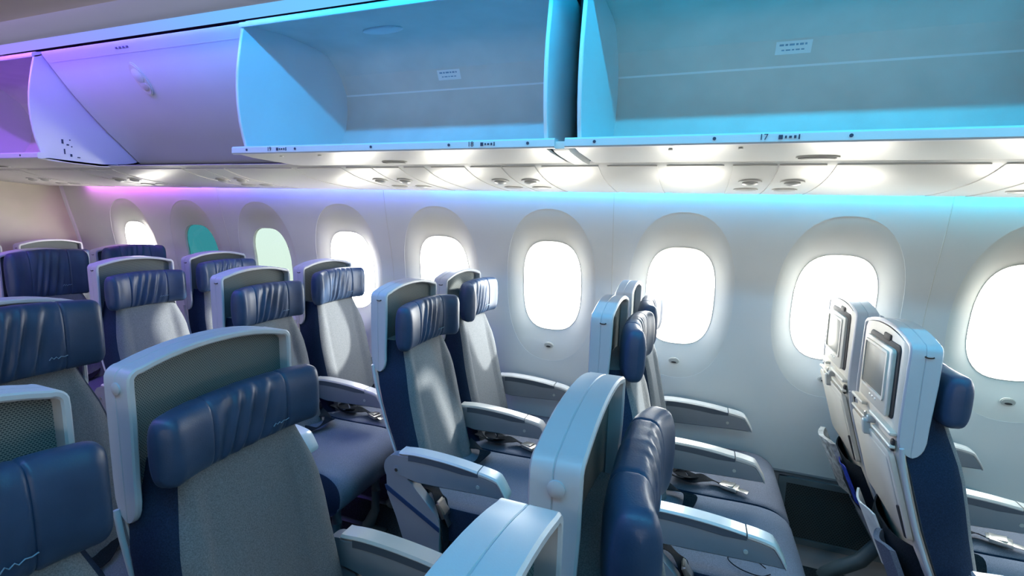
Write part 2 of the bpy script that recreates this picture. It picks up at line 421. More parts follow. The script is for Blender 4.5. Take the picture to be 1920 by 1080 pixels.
# light rail: fluted fascia under the cove; bounced glow added as an emissive strip
rail_m = mat('rail_plastic', (0.62, 0.64, 0.68), 0.35)
bm = bmesh.new()
prism(bm, [(1.042, 2.050), (1.050, 2.005), (1.066, 1.988), (1.085, 1.980), (1.104, 1.977), (1.114, 1.984), (1.112, 2.005), (1.085, 2.03), (1.075, 2.06)], 'x', XA, XB)
tag(link('trim_%d' % nj, finish(bm, rail_m, 'light_rail', 40)), kind='structure'); nj += 1
def strip_mat(which, strength):
    pale = lambda x: tuple(0.14 + 0.86 * q for q in mood(x, which))
    m = bpy.data.materials.new('rail_glow_' + which); m.use_nodes = True; n = m.node_tree; n.nodes.clear()
    out = n.nodes.new('ShaderNodeOutputMaterial'); em = n.nodes.new('ShaderNodeEmission'); tc = n.nodes.new('ShaderNodeTexCoord'); sp = n.nodes.new('ShaderNodeSeparateXYZ')
    mr = n.nodes.new('ShaderNodeMapRange'); mr.inputs[1].default_value = -4.4; mr.inputs[2].default_value = 1.4; r = n.nodes.new('ShaderNodeValToRGB')
    xs = [-4.4, -2.7, -2.2, -1.75, -1.3, -0.9, 1.4]
    el = r.color_ramp.elements
    el[0].position = 0; el[0].color = (*pale(xs[0]), 1); el[1].position = 1; el[1].color = (*pale(xs[-1]), 1)
    for x in xs[1:-1]:
        e = el.new((x + 4.4) / 5.8); e.color = (*pale(x), 1)
    n.links.new(tc.outputs['Object'], sp.inputs[0]); n.links.new(sp.outputs['X'], mr.inputs[0]); n.links.new(mr.outputs[0], r.inputs[0]); n.links.new(r.outputs[0], em.inputs[0])
    em.inputs[1].default_value = strength; n.links.new(em.outputs[0], out.inputs[0]); return m
bm = bmesh.new()
prism(bm, [(1.064, 1.989), (1.084, 1.9785), (1.103, 1.9755), (1.104, 1.978), (1.085, 1.982), (1.067, 1.991)], 'x', XA, 2.6)
tag(link('glow_strip', finish(bm, strip_mat('top', 0.8), 'glow_strip', 30)), 'violet to cyan glow added as a strip along the rail above the luggage bins', 'light strip')

# ================================================================== service panels under the bins
PSUP = [(1.655, 1.642), (1.70, 1.624), (1.78, 1.602), (1.88, 1.586), (2.0, 1.575), (2.10, 1.569), (2.185, 1.567)]
PSUC = [(p.x, p.y) for p in catmull([Vector((a, b, 0)) for a, b in PSUP], 4)]
for side in (1, -1):
    Yf = lambda y: y if side > 0 else MIRY - y
    bm = bmesh.new()
    prof = PSUC + [(2.198, 1.575), (2.195, 1.60)] + [(a, b + 0.002 + 0.03 * max(0, (a - 1.655) / .53)) for a, b in reversed(PSUC)]
    loft(bm, [[(x, Yf(a), b) for a, b in prof] for x in (XA, XB)])
    tag(link('trim_%d' % nj, finish(bm, psu_m, 'service_rail', 40)), kind='structure'); nj += 1
def psu_plate(bm, x0, x1, h=0.003, y0=1.675, y1=2.178, mi=0):
    pr = [(a, b) for a, b in PSUC if y0 <= a <= y1]
    rings = []
    for x, d in ((x0, 0.004), (x0, -h), (x1, -h), (x1, 0.004)):
        rings.append([(x, a, b + d) for a, b in pr])
    vr, fs = loft(bm, rings, closed=False, cap=False, mi=mi)
    # ends
    for e in (0, -1):
        bm.faces.new([r[e] for r in vr]).material_index = mi
def psuz(y):
    return interp(PSUC, y)
GX = [0.98, 0.21, -0.68, -1.24, -2.17, -2.95, -3.75]
GN = ['rightmost, partly past the frame', 'below the row 17 marking', 'below the row 18 marking', 'left of the dark oval latch slot', 'below the closed bin', 'third from the back wall', 'nearest the back wall']
for k, gx in enumerate(GX):
    bm = bmesh.new()
    psu_plate(bm, gx - 0.125, gx - 0.003); psu_plate(bm, gx + 0.003, gx + 0.125)
    t = empty('service_panel', (gx, 0, 0), 'off-white reading light and air vent panel, ' + GN[k], 'service panel', 'service panels under the bins')
    me = finish(bm, psu_m, 'service_plate', 40); me.transform(Matrix.Translation((-gx, 0, 0))); link('plate', me, t)
    for s in (-1, 1):
        bm = bmesh.new(); y = 1.83; n_ = (0, -0.15, -1)
        disc(bm, (s * 0.062, y, psuz(y) - 0.004), n_, 0.036, 0.030, 0.006, mi=0)
        disc(bm, (s * 0.062, y, psuz(y) - 0.008), n_, 0.024, 0.020, 0.008, mi=1, dome=0.006)
        link('air_vent', finish(bm, [psu_m, lens_m], 'air_vent', 40), t)
        bm = bmesh.new(); y = 1.98
        disc(bm, (s * 0.062, y, psuz(y) - 0.004), (0, -.08, -1), 0.040, 0.032, 0.005, mi=0)
        disc(bm, (s * 0.062, y, psuz(y) - 0.0065), (0, -.08, -1), 0.034, 0.026, 0.003, mi=1, dome=0.003)
        link('reading_light', finish(bm, [psu_m, lens_m], 'reading_light', 40), t)
# filler plates between them
fx = [(1.13, 1.60), (0.74, 0.83), (0.36, 0.71), (-0.11, 0.06), (-0.30, -0.14), (-0.53, -0.33), (-0.97, -0.83), (-1.09, -1.00), (-1.62, -1.39), (-2.02, -1.65), (-2.68, -2.32), (-3.55, -3.10)]
bm = bmesh.new()
for a, b in fx: psu_plate(bm, a, b, 0.0025)
tag(link('trim_%d' % nj, finish(bm, psu_m, 'filler_panels', 40)), kind='structure'); nj += 1
# near-black strip standing for the shade in the gap at the front edge of the service rail
bm = bmesh.new(); prism(bm, [(1.66, 1.6445), (1.70, 1.6485), (2.0, 1.662), (2.0, 1.65), (1.70, 1.64)], 'x', XA, 2.6)
tag(link('trim_%d' % nj, finish(bm, dark_m, 'gap', 0)), kind='structure'); nj += 1

# ================================================================== overhead bins
FRONT = [(1.398, 2.095), (1.385, 2.04), (1.374, 1.985), (1.365, 1.93), (1.361, 1.88), (1.361, 1.82), (1.366, 1.76), (1.376, 1.71), (1.388, 1.668)]
INNER = [(1.392, 1.668), (1.50, 1.664), (1.68, 1.668), (1.82, 1.690), (1.880, 1.730), (1.900, 1.762), (1.936, 1.826), (1.950, 1.90), (1.946, 1.975), (1.905, 2.05), (1.83, 2.112), (1.76, 2.124), (1.58, 2.122), (1.41, 2.098)]
OUTER = [(1.368, 1.644), (1.49, 1.6385), (1.62, 1.6345), (1.74, 1.645), (1.84, 1.675), (1.91, 1.72), (1.965, 1.81), (1.972, 1.98), (1.92, 2.09), (1.84, 2.145), (1.58, 2.145), (1.42, 2.105)]
def text_mesh(txt, size, extr=0.0004):
    cu = bpy.data.curves.new('t', 'FONT'); cu.body = txt; cu.size = size; cu.extrude = extr; cu.align_x = 'CENTER'; cu.align_y = 'CENTER'
    ob = bpy.data.objects.new('t', cu); me = bpy.data.meshes.new_from_object(ob); bpy.data.objects.remove(ob); bpy.data.curves.remove(cu)
    me.materials.clear(); me.materials.append(ink_m); return me
def face_to_aisle(me, tilt=0.0):
    # text plane xy -> xz, facing -y
    me.transform(Matrix.Rotation(PI / 2 + tilt, 4, 'X')); return me
def open_bin(x0, x1, label, rows, dots, latch_x, sticker=None, dome=None, cap_end=None):
    cx_ = (x0 + x1) / 2
    t = empty('overhead_bin', (cx_, 1.65, 1.64), label, 'overhead bin', 'overhead bins above the window seats')
    inv = Matrix.Translation((-cx_, -1.65, -1.64))
    def put(name, bm, m, sm=35, parent=t):
        me = finish(bm, m, name, sm); me.transform(inv if parent is t else inv); return link(name, me, parent)
    # trough: floor, back and ceiling as one skin with thickness
    bm = bmesh.new()
    inn = INNER
    ofs = []
    for k, p in enumerate(inn):
        a = Vector(inn[max(k - 1, 0)]); b = Vector(inn[min(k + 1, len(inn) - 1)]); d = (b - a).normalized(); nn = Vector((d.y, -d.x))
        ofs.append((p[0] + nn.x * 0.014, p[1] + nn.y * 0.014))
    k_top = 10
    # lower trough
    prof = inn[:k_top] + list(reversed(ofs[:k_top]))
    loft(bm, [[(x, a, b) for a, b in prof] for x in (x0 + .012, x1 - .012)])
    put('bin_liner', bm, binin_m, 40)
    bm = bmesh.new()
    prof = inn[k_top - 1:] + list(reversed(ofs[k_top - 1:]))
    loft(bm, [[(x, a, b) for a, b in prof] for x in (x0 + .012, x1 - .012)])
    up = put('bin_ceiling', bm, binin_m, 40)
    # liner seam on the back wall
    bm = bmesh.new(); prism(bm, [(1.9455, 1.972), (1.9440, 1.979), (1.9500, 1.979), (1.9500, 1.972)], 'x', x0 + .012, x1 - .012)
    put('liner_seam', bm, sticker_m)
    # bucket underside
    bm = bmesh.new()
    und = [(1.366, 1.646), (1.42, 1.6405), (1.52, 1.6375), (1.62, 1.6345), (1.72, 1.640), (1.84, 1.674)]
    prof = und + [(a, b + 0.012) for a, b in reversed(und)]
    loft(bm, [[(x, a, b) for a, b in prof] for x in (x0, x1)])
    put('bin_underside', bm, psu_m, 40)
    # lip with the row markings
    bm = bmesh.new()
    loft(bm, [[(x, 1.356, 1.650), (x, 1.357, 1.668), (x, 1.362, 1.673), (x, 1.400, 1.673), (x, 1.400, 1.652), (x, 1.366, 1.645), (x, 1.359, 1.646)] for x in (x0 - .028, x1 + .028)])
    for dx in dots: disc(bm, (dx, 1.3557, 1.660), (0, -1, 0), 0.0042, 0.0042, 0.002, n=12, mi=1)
    lip = put('bin_lip', bm, [bin_m, ink_m], 40)
    for (rx, txt) in rows:
        me = face_to_aisle(text_mesh(txt, 0.020)); me.transform(Matrix.Translation((rx, 1.3555, 1.6605))); me.transform(inv); link('row_marking', me, lip)
        bm = bmesh.new()   # small seat / window pictograms after the number
        xx = rx + 0.032
        for j, (wd, hh) in enumerate(((.009, .010), (.004, .006), (.006, .005), (.005, .007), (.003, .011))):
            box(bm, xx, xx + wd, 1.3545, 1.3558, 1.6600 - hh / 2, 1.6600 + hh / 2, bev=0.0004); xx += wd + 0.0045
        me = finish(bm, ink_m, 'pictogram', 0); me.transform(inv); link('pictogram', me, lip)
    # end panels
    poly = FRONT + [(1.372, 1.650)] + OUTER[1:]
    for a in (x0, x1 - 0.012):
        bm = bmesh.new(); prism(bm, poly, 'x', a, a + 0.012)
        ob = put('end_panel', bm, bin_m, 40)
        md = ob.modifiers.new('bevel', 'BEVEL'); md.width = 0.003; md.segments = 2; md.limit_method = 'ANGLE'
    # upper front edge
    bm = bmesh.new()
    prism(bm, [(1.392, 2.086), (1.389, 2.093), (1.391, 2.102), (1.404, 2.108), (1.430, 2.118), (1.430, 2.104), (1.408, 2.090)], 'x', x0, x1)
    put('top_edge', bm, bin_m, 40)
    # latch recess in the underside
    bm = bmesh.new()
    disc(bm, (latch_x, 1.555, 1.6345), (0, -0.02, -1), 0.052, 0.026, 0.004, mi=0)
    disc(bm, (latch_x - .002, 1.553, 1.6322), (0, -0.02, -1), 0.046, 0.021, 0.002, mi=1)
    disc(bm, (latch_x + .002, 1.563, 1.6310), (0, -0.02, -1), 0.040, 0.010, 0.002, mi=0)
    put('latch_slot', bm, [bezel_m, slot_m], 40)
    for k_ in range(2):
        bm = bmesh.new(); disc(bm, (latch_x - 0.20 - .17 * k_, 1.40, 1.6405), (0, 0, -1), 0.006, 0.006, 0.003, n=10)
        put('rivet', bm, white_m)
    if sticker:
        sx_, sy, sz = sticker; bm = bmesh.new()
        # sits flat on the sloping liner between (1.946,1.975) and (1.905,2.05)
        q = (Vector((0, 1.905, 2.05)) - Vector((0, 1.946, 1.975))).normalized(); nn = Vector((0, -q.z, q.y))
        base = Vector((sx_, 1.9175, 2.027)) + nn * 0.0015
        def quad(cx0, cu, wd, hh, d, mi):
            c = base + Vector((cx0, 0, 0)) + q * cu + nn * d
            vs = [bm.verts.new(c + Vector((sx2 * wd / 2, 0, 0)) + q * (sy2 * hh / 2)) for sx2, sy2 in ((-1, -1), (1, -1), (1, 1), (-1, 1))]
            bm.faces.new(vs).material_index = mi
        quad(0, 0, 0.105, 0.040, 0, 0)
        xx = -0.042
        for wd in (.013, .008, .015, .007, .011, .006): quad(xx + wd / 2, 0.009, wd, .006, .0008, 2); xx += wd + .004
        xx = -0.034
        for wd in (.008, .014, .007, .012, .009): quad(xx + wd / 2, -0.007, wd, .004, .0008, 2); xx += wd + .004
        me = finish(bm, [sticker_m, ink_m, mat('faded_ink', (0.20, 0.32, 0.46), .6)], 'placard', 0); me.transform(inv); link('placard', me, t)
    if dome:
        bm = bmesh.new(); disc(bm, (dome, 1.64, 2.121), (0, 0, -1), 0.085, 0.030, 0.006, mi=0, dome=0.010)
        put('latch_housing', bm, [bin_m], 60)
    return t
open_bin(-0.335, 0.885, 'open light blue overhead bin marked 17, the rightmost bin', [(0.130, '17')], [-0.28, 0.02, 0.31, 0.62], 0.285, (0.245, 0, 0))
open_bin(-1.575, -0.420, 'open blue-lit overhead bin marked 18, between the closed bin and bin 17', [(-0.648, '18'), (-1.425, '19')], [-1.53, -1.31, -1.0, -0.72, -0.47], -1.045, (-1.02, 0, 0), -1.15)
b3 = open_bin(-4.02, -2.800, 'open violet-lit overhead bin left of the closed bin', [(-3.15, '21')], [-3.9, -3.6, -3.3, -2.9], -3.50)
# dark hinge marks on the forward end panel of the violet bin
bm = bmesh.new()
for (y, z, a, b) in ((1.47, 1.735, .006, .016), (1.49, 1.722, .008, .005), (1.50, 1.745, .004, .004), (1.505, 1.715, .004, .004), (1.475, 1.69, .004, .02), (1.50, 1.675, .006, .010), (1.53, 1.668, .010, .004)):
    box(bm, -2.802, -2.797, y - a * .55, y + a * .55, z - b * .6, z + b * .6, bev=0.0008)
me = finish(bm, ink_m, 'hinge_mark', 0); me.transform(Matrix.Translation((3.41, -1.65, -1.64))); link('hinge_mark', me, b3)
open_bin(0.965, 2.15, 'open light blue overhead bin past the right edge', [(0.95 + .4, '16')], [1.2, 1.6, 2.0], 1.6)

def closed_bin(x0, x1, label):
    cx_ = (x0 + x1) / 2
    t = empty('overhead_bin', (cx_, 1.65, 1.66), label, 'overhead bin', 'overhead bins above the window seats'); inv = Matrix.Translation((-cx_, -1.65, -1.66))
    def put(name, bm, m, sm=35, par=t):
        me = finish(bm, m, name, sm); me.transform(inv); return link(name, me, par)
    D = [(1.418, 2.112), (1.416, 2.104), (1.437, 2.072), (1.470, 2.025), (1.527, 1.948), (1.575, 1.892), (1.617, 1.845), (1.665, 1.795), (1.715, 1.748), (1.770, 1.694), (1.802, 1.6655), (1.828, 1.664)]
    Dc = [(p.x, p.y) for p in catmull([Vector((a, b, 0)) for a, b in D], 3)]
    bm = bmesh.new(); loft(bm, [[(x, a, b) for a, b in Dc + [(1.96, 1.72), (1.96, 2.112)]] for x in (x0, x1)])
    door = put('bin_door', bm, bin_m, 30)
    # shallow line below the top edge, with a raised tab
    bm = bmesh.new()
    prism(bm, [(1.4365, 2.0715), (1.4385, 2.0685), (1.442, 2.071), (1.440, 2.074)], 'x', x0 + .004, x1 - .004)
    for k_ in range(4): box(bm, -2.30 + k_ * .022, -2.288 + k_ * .022, 1.4235, 1.4265, 2.086, 2.094, mi=1)
    me = finish(bm, [bezel_m, ink_m], 'door_marking', 0); me.transform(inv); link('door_marking', me, door)
    # oval latch handle
    q = (Vector((0, 1.435, 2.078)) - Vector((0, 1.56, 1.91))).normalized(); nn = Vector((0, -q.z, q.y)).normalized(); c = Vector((-2.27, 1.499, 1.985)) + nn * 0.006
    bm = bmesh.new()
    disc(bm, c - nn * 0.004, nn, 0.036, 0.070, 0.004, mi=0, n=32, xdir=(1, 0, 0))
    disc(bm, c - nn * 0.001, nn, 0.031, 0.064, 0.003, mi=1, n=32)
    disc(bm, c + q * 0.015, nn, 0.026, 0.030, 0.004, mi=0, n=24, dome=0.004)
    disc(bm, c - q * 0.030, nn, 0.020, 0.018, 0.004, mi=2, n=24, dome=0.002)
    me = finish(bm, [bin_m, bezel_m, lens_m], 'latch_handle', 40); me.transform(inv); link('latch_handle', me, door)
    return t
closed_bin(-2.782, -1.600, 'closed bin with a curved door and oval latch handle')
# curved divider between bins 17 and 18
bm = bmesh.new()
dv = [(1.372, 1.645), (1.390, 1.6385), (1.46, 1.634), (1.55, 1.630), (1.64, 1.629), (1.66, 1.632)]
prof = dv + [(a, b + .02) for a, b in reversed(dv)]
loft(bm, [[(x, a, b) for a, b in prof] for x in (-0.400, -0.355)])
tag(link('bin_divider', finish(bm, [white_m, dark_m], 'bin_divider', 40)), 'white curved bracket in the gap between bins 17 and 18', 'bracket')

bm = bmesh.new(); box(bm, -0.404, -0.350, 1.64, 1.96, 1.69, 2.30)
tag(link('trim_%d' % nj, finish(bm, dark_m, 'gap_filler', 0)), kind='structure'); nj += 1

# ================================================================== seats
SP = 0.787
HW = 0.182
def backx(z): return interp([(0.30, 0.205), (0.36, 0.165), (0.48, 0.085), (0.585, 0.038), (0.70, -0.005), (0.80, -0.035), (0.89, -0.060), (1.25, -0.066)], z)
def frontx(z): return interp([(0.40, 0.185), (0.46, 0.170), (0.60, 0.135), (0.717, 0.106), (0.85, 0.078), (0.967, 0.052), (1.08, 0.020), (1.16, 0.0)], z)

def m_shell():
    # wrap-round cap: rounded rectangular section swept up one side, over the arched top and down the other
    bm = bmesh.new(); path = []
    def top(y): return 1.178 + 0.022 * (1 - min(1, abs(y) / (HW - 0.024)) ** 2.2)
    zs = [0.888, 0.892, 0.900, 0.912, 0.93, 0.97, 1.02, 1.08, 1.12, 1.145]
    for k, z in enumerate(zs): path.append((-HW, z, k))
    r = 0.024
    for a in (200, 215, 230, 250, 262): pass
    for k in range(1, 6):
        a = PI - (PI / 2) * k / 6
        path.append((-HW + r + r * math.cos(a), 1.154 + r * math.sin(a), 99))
    for k in range(0, 13):
        y = -HW + r + (2 * (HW - r)) * k / 12
        path.append((y, top(y), 99))
    half = path[:15]
    path = path + [(-y, z, k) for y, z, k in reversed(half)]
    rings = []
    n = len(path)
    for i, (y, z, k) in enumerate(path):
        a = path[max(i - 1, 0)]; b = path[min(i + 1, n - 1)]
        d = Vector((b[0] - a[0], b[1] - a[1])).normalized(); nin = Vector((d.y, -d.x))   # inward
        xb, xf = -0.066, 0.0
        if z < 0.935:
            q = (0.935 - z) / (0.935 - 0.888); s = math.sqrt(max(0, 1 - q * q * 0.97)); xm = -0.031; xb = xm - 0.034 * s; xf = xm + 0.026 * s + 0.0
        else: xf = -0.006 + 0.006 * min(1, (z - 0.935) / 0.15)
        t = 0.0125; e = 0.003
        pts = []
        for (x, w_) in ((xb, 0.004), (xb + e, 0.0), (-0.036 if xb < -0.05 else (xb + xf) / 2 - .002, 0.0), (-0.0345 if xb < -0.05 else (xb + xf) / 2 - .001, 0.0016), (-0.033 if xb < -0.05 else (xb + xf) / 2, 0.0), (xf - e, 0.0), (xf, 0.003), (xf, t - 0.003), (xf - e, t), (xb + e, t), (xb, t - 0.003)):
            pts.append((x, y + nin.x * w_, z + nin.y * w_))
        rings.append(pts)
    loft(bm, rings)
    return finish(bm, shell_m, 'head_shell', 38)
def m_meshpanel():
    bm = bmesh.new(); uv = bm.loops.layers.uv.new('UVMap'); nx, nz = 16, 10; V = {}
    for i in range(nx + 1):
        for j in range(nz + 1):
            y = -0.171 + 0.342 * i / nx; zt = 1.166 + 0.022 * (1 - (abs(y) / HW) ** 2.2); 
            if i in (0, nx): zt = 1.150
            z = 0.90 + (zt - 0.90) * j / nz
            x = -0.026 - 0.012 * (1 - (y / 0.171) ** 2)
            V[i, j] = bm.verts.new((x, y, z))
    for i in range(nx):
        for j in range(nz):
            f = bm.faces.new((V[i, j], V[i + 1, j], V[i + 1, j + 1], V[i, j + 1]))
            for l in f.loops: l[uv].uv = (l.vert.co.y, l.vert.co.z)
    return finish(bm, mesh_m, 'mesh_panel', 60)
def m_backrest():
    bm = bmesh.new(); rings = []
    zs = [0.44, 0.46, 0.50, 0.56, 0.62, 0.70, 0.78, 0.84, 0.88, 0.91, 0.94, 0.965, 0.985, 0.998]
    hw = [(0.44, 0.188), (0.80, 0.188), (0.86, 0.180), (0.90, 0.168), (0.96, 0.150), (1.0, 0.140), (1.1, 0.135)]
    NY = 28
    for z in zs:
        w_ = interp(hw, z); xf = frontx(z); xb = backx(z) + 0.018; ring = []
        for i in range(NY + 1):
            u = -1 + 2 * i / NY; y = u * w_
            q = abs(y)
            bol = 0.014 * max(0, min(1, (q - 0.098) / 0.03)) - 0.006 * math.exp(-((q - 0.104) / 0.006) ** 2)
            bol *= max(0, min(1, (0.99 - z) / 0.12))
            edge = 0.035 * max(0, (abs(u) - 0.78) / 0.22) ** 2.2
            ring.append((xf + bol - edge - 0.006 * (1 - u * u) * 0, y, z))
        ring.append((xf - 0.045, w_ + 0.003, z)); ring.append((max(xb, xb), w_ + 0.003, z)); ring.append((xb, -w_ - 0.003, z)); ring.append((xf - 0.045, -w_ - 0.003, z))
        rings.append(ring)
    vr, fs = loft(bm, rings)
    bm.normal_update()
    bmesh.ops.recalc_face_normals(bm, faces=bm.faces)
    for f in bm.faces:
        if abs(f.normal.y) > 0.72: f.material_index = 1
    return finish(bm, [fabric_m, navyfab_m], 'backrest', 50)
def m_backrib():
    # light edge rail running down both sides behind the cushion
    bm = bmesh.new()
    pts = [(backx(z) + 0.004, 0.186, z) for z in (0.91, 0.86, 0.80, 0.70, 0.62, 0.54, 0.50)]
    tube(bm, pts, 0.0055, 8)
    return finish(bm, shell_m, 'edge_rail', 50)
def m_headrest(wingL, wingR, hgt=0.168, depth=0.064):
    bm = bmesh.new(); NU, NV = 110, 30; rings = []
    hy = 0.188
    for i in range(NU + 1):
        u = -1 + 2 * i / NU; y0 = u * hy
        # wing bend
        q = max(0, (abs(u) - 0.42) / 0.58); wg = (wingL if u < 0 else wingR)
        ang = wg * min(1, q * 1.4)
        # integrate arc
        base = 0.42 * hy; Lw = abs(y0) - base
        if Lw > 0:
            steps = 12; x = 0; y = base
            for s_ in range(steps):
                tt = (s_ + .5) / steps * Lw; qq = tt / (0.58 * hy); an = wg * min(1, qq * 1.5); x += math.sin(an) * Lw / steps; y += math.cos(an) * Lw / steps
            y = math.copysign(y, u)
        else: x = 0; y = y0
        end = math.sqrt(max(0, 1 - max(0, (abs(u) - 0.86) / 0.14) ** 2.4)); end = max(end, 0.06)
        hs = 0.5 * hgt * (0.62 + 0.38 * end) if abs(u) > 0.86 else 0.5 * hgt
        hs = hs * (1 - 0.05 * u * u); ds = 0.5 * depth * end * (1 + 0.10 * (1 - abs(u)))
        mid = abs(u) < 0.46
        ring = []
        an = wg * min(1, q * 1.5) * (1 if u > 0 else -1)
        fx_, fy = math.cos(an), -math.sin(an)      # forward direction of the pillow face here
        for j in range(NV):
            th = 2 * PI * j / NV; c, s = math.cos(th), math.sin(th)
            cx_ = math.copysign(abs(c) ** 0.62, c); sz = math.copysign(abs(s) ** 0.72, s)
            dd = ds
            if mid and c > -0.3:   # gathered folds on the centre panel
                k = 1 - (abs(u) / 0.46) ** 4
                uu = u - 0.10 * sz
                ph = uu * 30 + 1.5 * math.sin(uu * 7 + 1)
                fold = (0.5 + 0.5 * math.sin(ph)) ** 2.2 + 0.45 * (0.5 + 0.5 * math.sin(1.9 * ph + 1.3)) ** 3
                dd = ds * (1 - 0.36 * k * fold * (0.45 + 0.55 * math.sin(PI * min(1, max(0, 0.5 + 0.5 * sz + .15)))))
            seam = 0.0045 * math.exp(-((abs(u) - 0.47) / 0.014) ** 2)
            dd -= seam
            ring.append((x + dd * cx_ * fx_, y + dd * cx_ * fy, hs * sz * (1 - seam * 8) - 0.006 * abs(u)))
        rings.append(ring)
    loft(bm, rings)
    return finish(bm, leather_m, 'headrest', 70)
def m_hmark():
    bm = bmesh.new(); x = 0.0
    pts = [(0.0, .0), (.006, .006), (.010, .001), (.016, .005), (.020, .000), (.027, .004), (.034, .002), (.042, .004)]
    tube(bm, [(0.0, a, b) for a, b in pts], 0.0012, 5)
    return finish(bm, mat('pale_thread', (0.16, 0.27, 0.38), .6), 'stitched_mark', 60)
def m_cushion():
    bm = bmesh.new(); NX = 22
    prof = []
    # side profile (x,z) front rounded
    top = [(0.10, 0.452), (0.16, 0.462), (0.24, 0.460), (0.34, 0.461), (0.44, 0.464), (0.51, 0.462), (0.555, 0.450), (0.588, 0.425), (0.602, 0.390), (0.600, 0.350), (0.588, 0.318), (0.560, 0.300)]
    topc = [(p.x, p.y) for p in catmull([Vector((a, b, 0)) for a, b in top], 3)]
    bot = [(0.40, 0.315), (0.25, 0.335), (0.10, 0.345)]
    rings = []
    hy = 0.2195
    for (y, k) in ((-hy, 0.0), (-hy + .003, 0.5), (-hy + .012, 0.85), (-hy + .028, 1.0), (-0.1, 1.04), (0, 1.05), (0.1, 1.04), (hy - .028, 1.0), (hy - .012, 0.85), (hy - .003, 0.5), (hy, 0.0)):
        d = 0.012 * (1 - k)
        rings.append([(a - (d if a > .5 else 0), y, b - d) for a, b in topc] + [(a, y, b) for a, b in bot])
    loft(bm, rings)
    bmesh.ops.recalc_face_normals(bm, faces=bm.faces)
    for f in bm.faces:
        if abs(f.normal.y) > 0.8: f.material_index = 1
    return finish(bm, [cush_m, navyfab_m], 'seat_cushion', 55)
def m_frame():
    bm = bmesh.new()
    tube(bm, [(0.20, -.215, 0.29), (0.20, .215, 0.29)], 0.02, 10); tube(bm, [(0.50, -.215, 0.28), (0.50, .215, 0.28)], 0.02, 10)
    box(bm, 0.12, 0.56, -.20, .20, 0.300, 0.335, bev=.005)
    return finish(bm, leg_m, 'seat_frame', 40)
def m_leg(front):
    bm = bmesh.new()
    if front:
        tube(bm, [(0.50, 0, 0.28), (0.505, 0, 0.2), (0.50, 0, 0.10), (0.47, 0, 0.03), (0.46, 0, 0.012)], [0.022, .020, .020, .026, .03], 10)
    else:
        tube(bm, [(0.22, 0, 0.28), (0.20, 0, 0.22), (0.14, 0, 0.12), (0.06, 0, 0.06), (0.03, 0, 0.03), (0.02, 0, 0.012)], [0.026, .026, .028, .03, .028, .026], 10)
    tube(bm, [(0.0, 0, 0.008), (0.56, 0, 0.008)], 0.014, 8, flat=.5)
    return finish(bm, leg_m, 'leg', 50)
# armrest pieces; y local 0 = arm centre
ARM_TOP = [(0.115, 0.645), (0.16, 0.650), (0.22, 0.6505), (0.28, 0.648), (0.34, 0.643), (0.385, 0.637), (0.43, 0.631), (0.460, 0.624), (0.470, 0.617), (0.489, 0.588), (0.497, 0.570)]
ARM_BOT = [(0.115, 0.555), (0.17, 0.545), (0.25, 0.548), (0.34, 0.553), (0.43, 0.557), (0.485, 0.558), (0.497, 0.562)]
def arm_loft(bm, xs, ztop, zbot, hw_, bev=0.005, mi=0):
    rings = []
    for k, x in enumerate(xs):
        a, b = ztop(x), zbot(x); w_ = hw_
        e = min(bev, (a - b) * .45)
        rings.append([(x, -w_, b + e), (x, -w_, a - e), (x, -w_ + e, a), (x, w_ - e, a), (x, w_, a - e), (x, w_, b + e), (x, w_ - e, b), (x, -w_ + e, b)])
    loft(bm, rings, mi=mi)
TOPT = [(p.x, p.y) for p in catmull([Vector((a, b, 0)) for a, b in ARM_TOP], 3)]
def armtop(x): return interp(TOPT, x)
def armbot(x): return interp(ARM_BOT, x)
def m_arm():
    bm = bmesh.new()
    xs = [0.10 + 0.397 * k / 26 for k in range(27)]
    arm_loft(bm, xs, lambda x: armtop(x) - 0.010, armbot, 0.0225)
    return finish(bm, arm_m, 'armrest', 40)
def m_armstrip():
    bm = bmesh.new(); xs = [0.14 + 0.26 * k / 18 for k in range(19)]
    arm_loft(bm, xs, lambda x: armtop(x) - 0.004, lambda x: armtop(x) - 0.030 + 0.010 * max(0, (x - .34) / .06), 0.0240, 0.003)
    return finish(bm, armdark_m, 'side_strip', 40)
def m_armcap():
    bm = bmesh.new(); xs = [0.105 + 0.292 * k / 20 for k in range(21)]
    arm_loft(bm, xs, lambda x: armtop(x) + 0.002, lambda x: armtop(x) - 0.010, 0.0255, 0.005)
    return finish(bm, armcap_m, 'armrest_cap', 40)
def m_armtip():
    bm = bmesh.new(); xs = [0.401 + 0.098 * k / 12 for k in range(13)]
    arm_loft(bm, xs, lambda x: armtop(x) + 0.0025, lambda x: armtop(x) - 0.014, 0.0260, 0.005)
    return finish(bm, armcap_m, 'armrest_tip', 40)
def m_armbutton():
    bm = bmesh.new(); disc(bm, (0.40, -0.0235, 0.585), (0, -1, 0), 0.006, 0.006, 0.003, n=14)
    return finish(bm, lens_m, 'recline_button', 40)
def m_endpanel():
    # aisle-side structure: pivot disc, then a leg-like panel sweeping down and forward
    bm = bmesh.new()
    c = (0.092, 0.578); r = 0.052; out = []
    for k in range(17):
        a = math.radians(215 - 250 * k / 16); out.append((c[0] + r * math.cos(a), c[1] + r * math.sin(a)))
    out += [(0.156, 0.531), (0.185, 0.503), (0.212, 0.476), (0.240, 0.447), (0.256, 0.428), (0.260, 0.40), (0.258, 0.33), (0.262, 0.20), (0.268, 0.03), (0.21, 0.03), (0.165, 0.15), (0.118, 0.315), (0.088, 0.40), (0.052, 0.482)]
    prism(bm, out, 'y', -0.020, 0.016)
    me = finish(bm, arm_m, 'end_panel', 30)
    return me
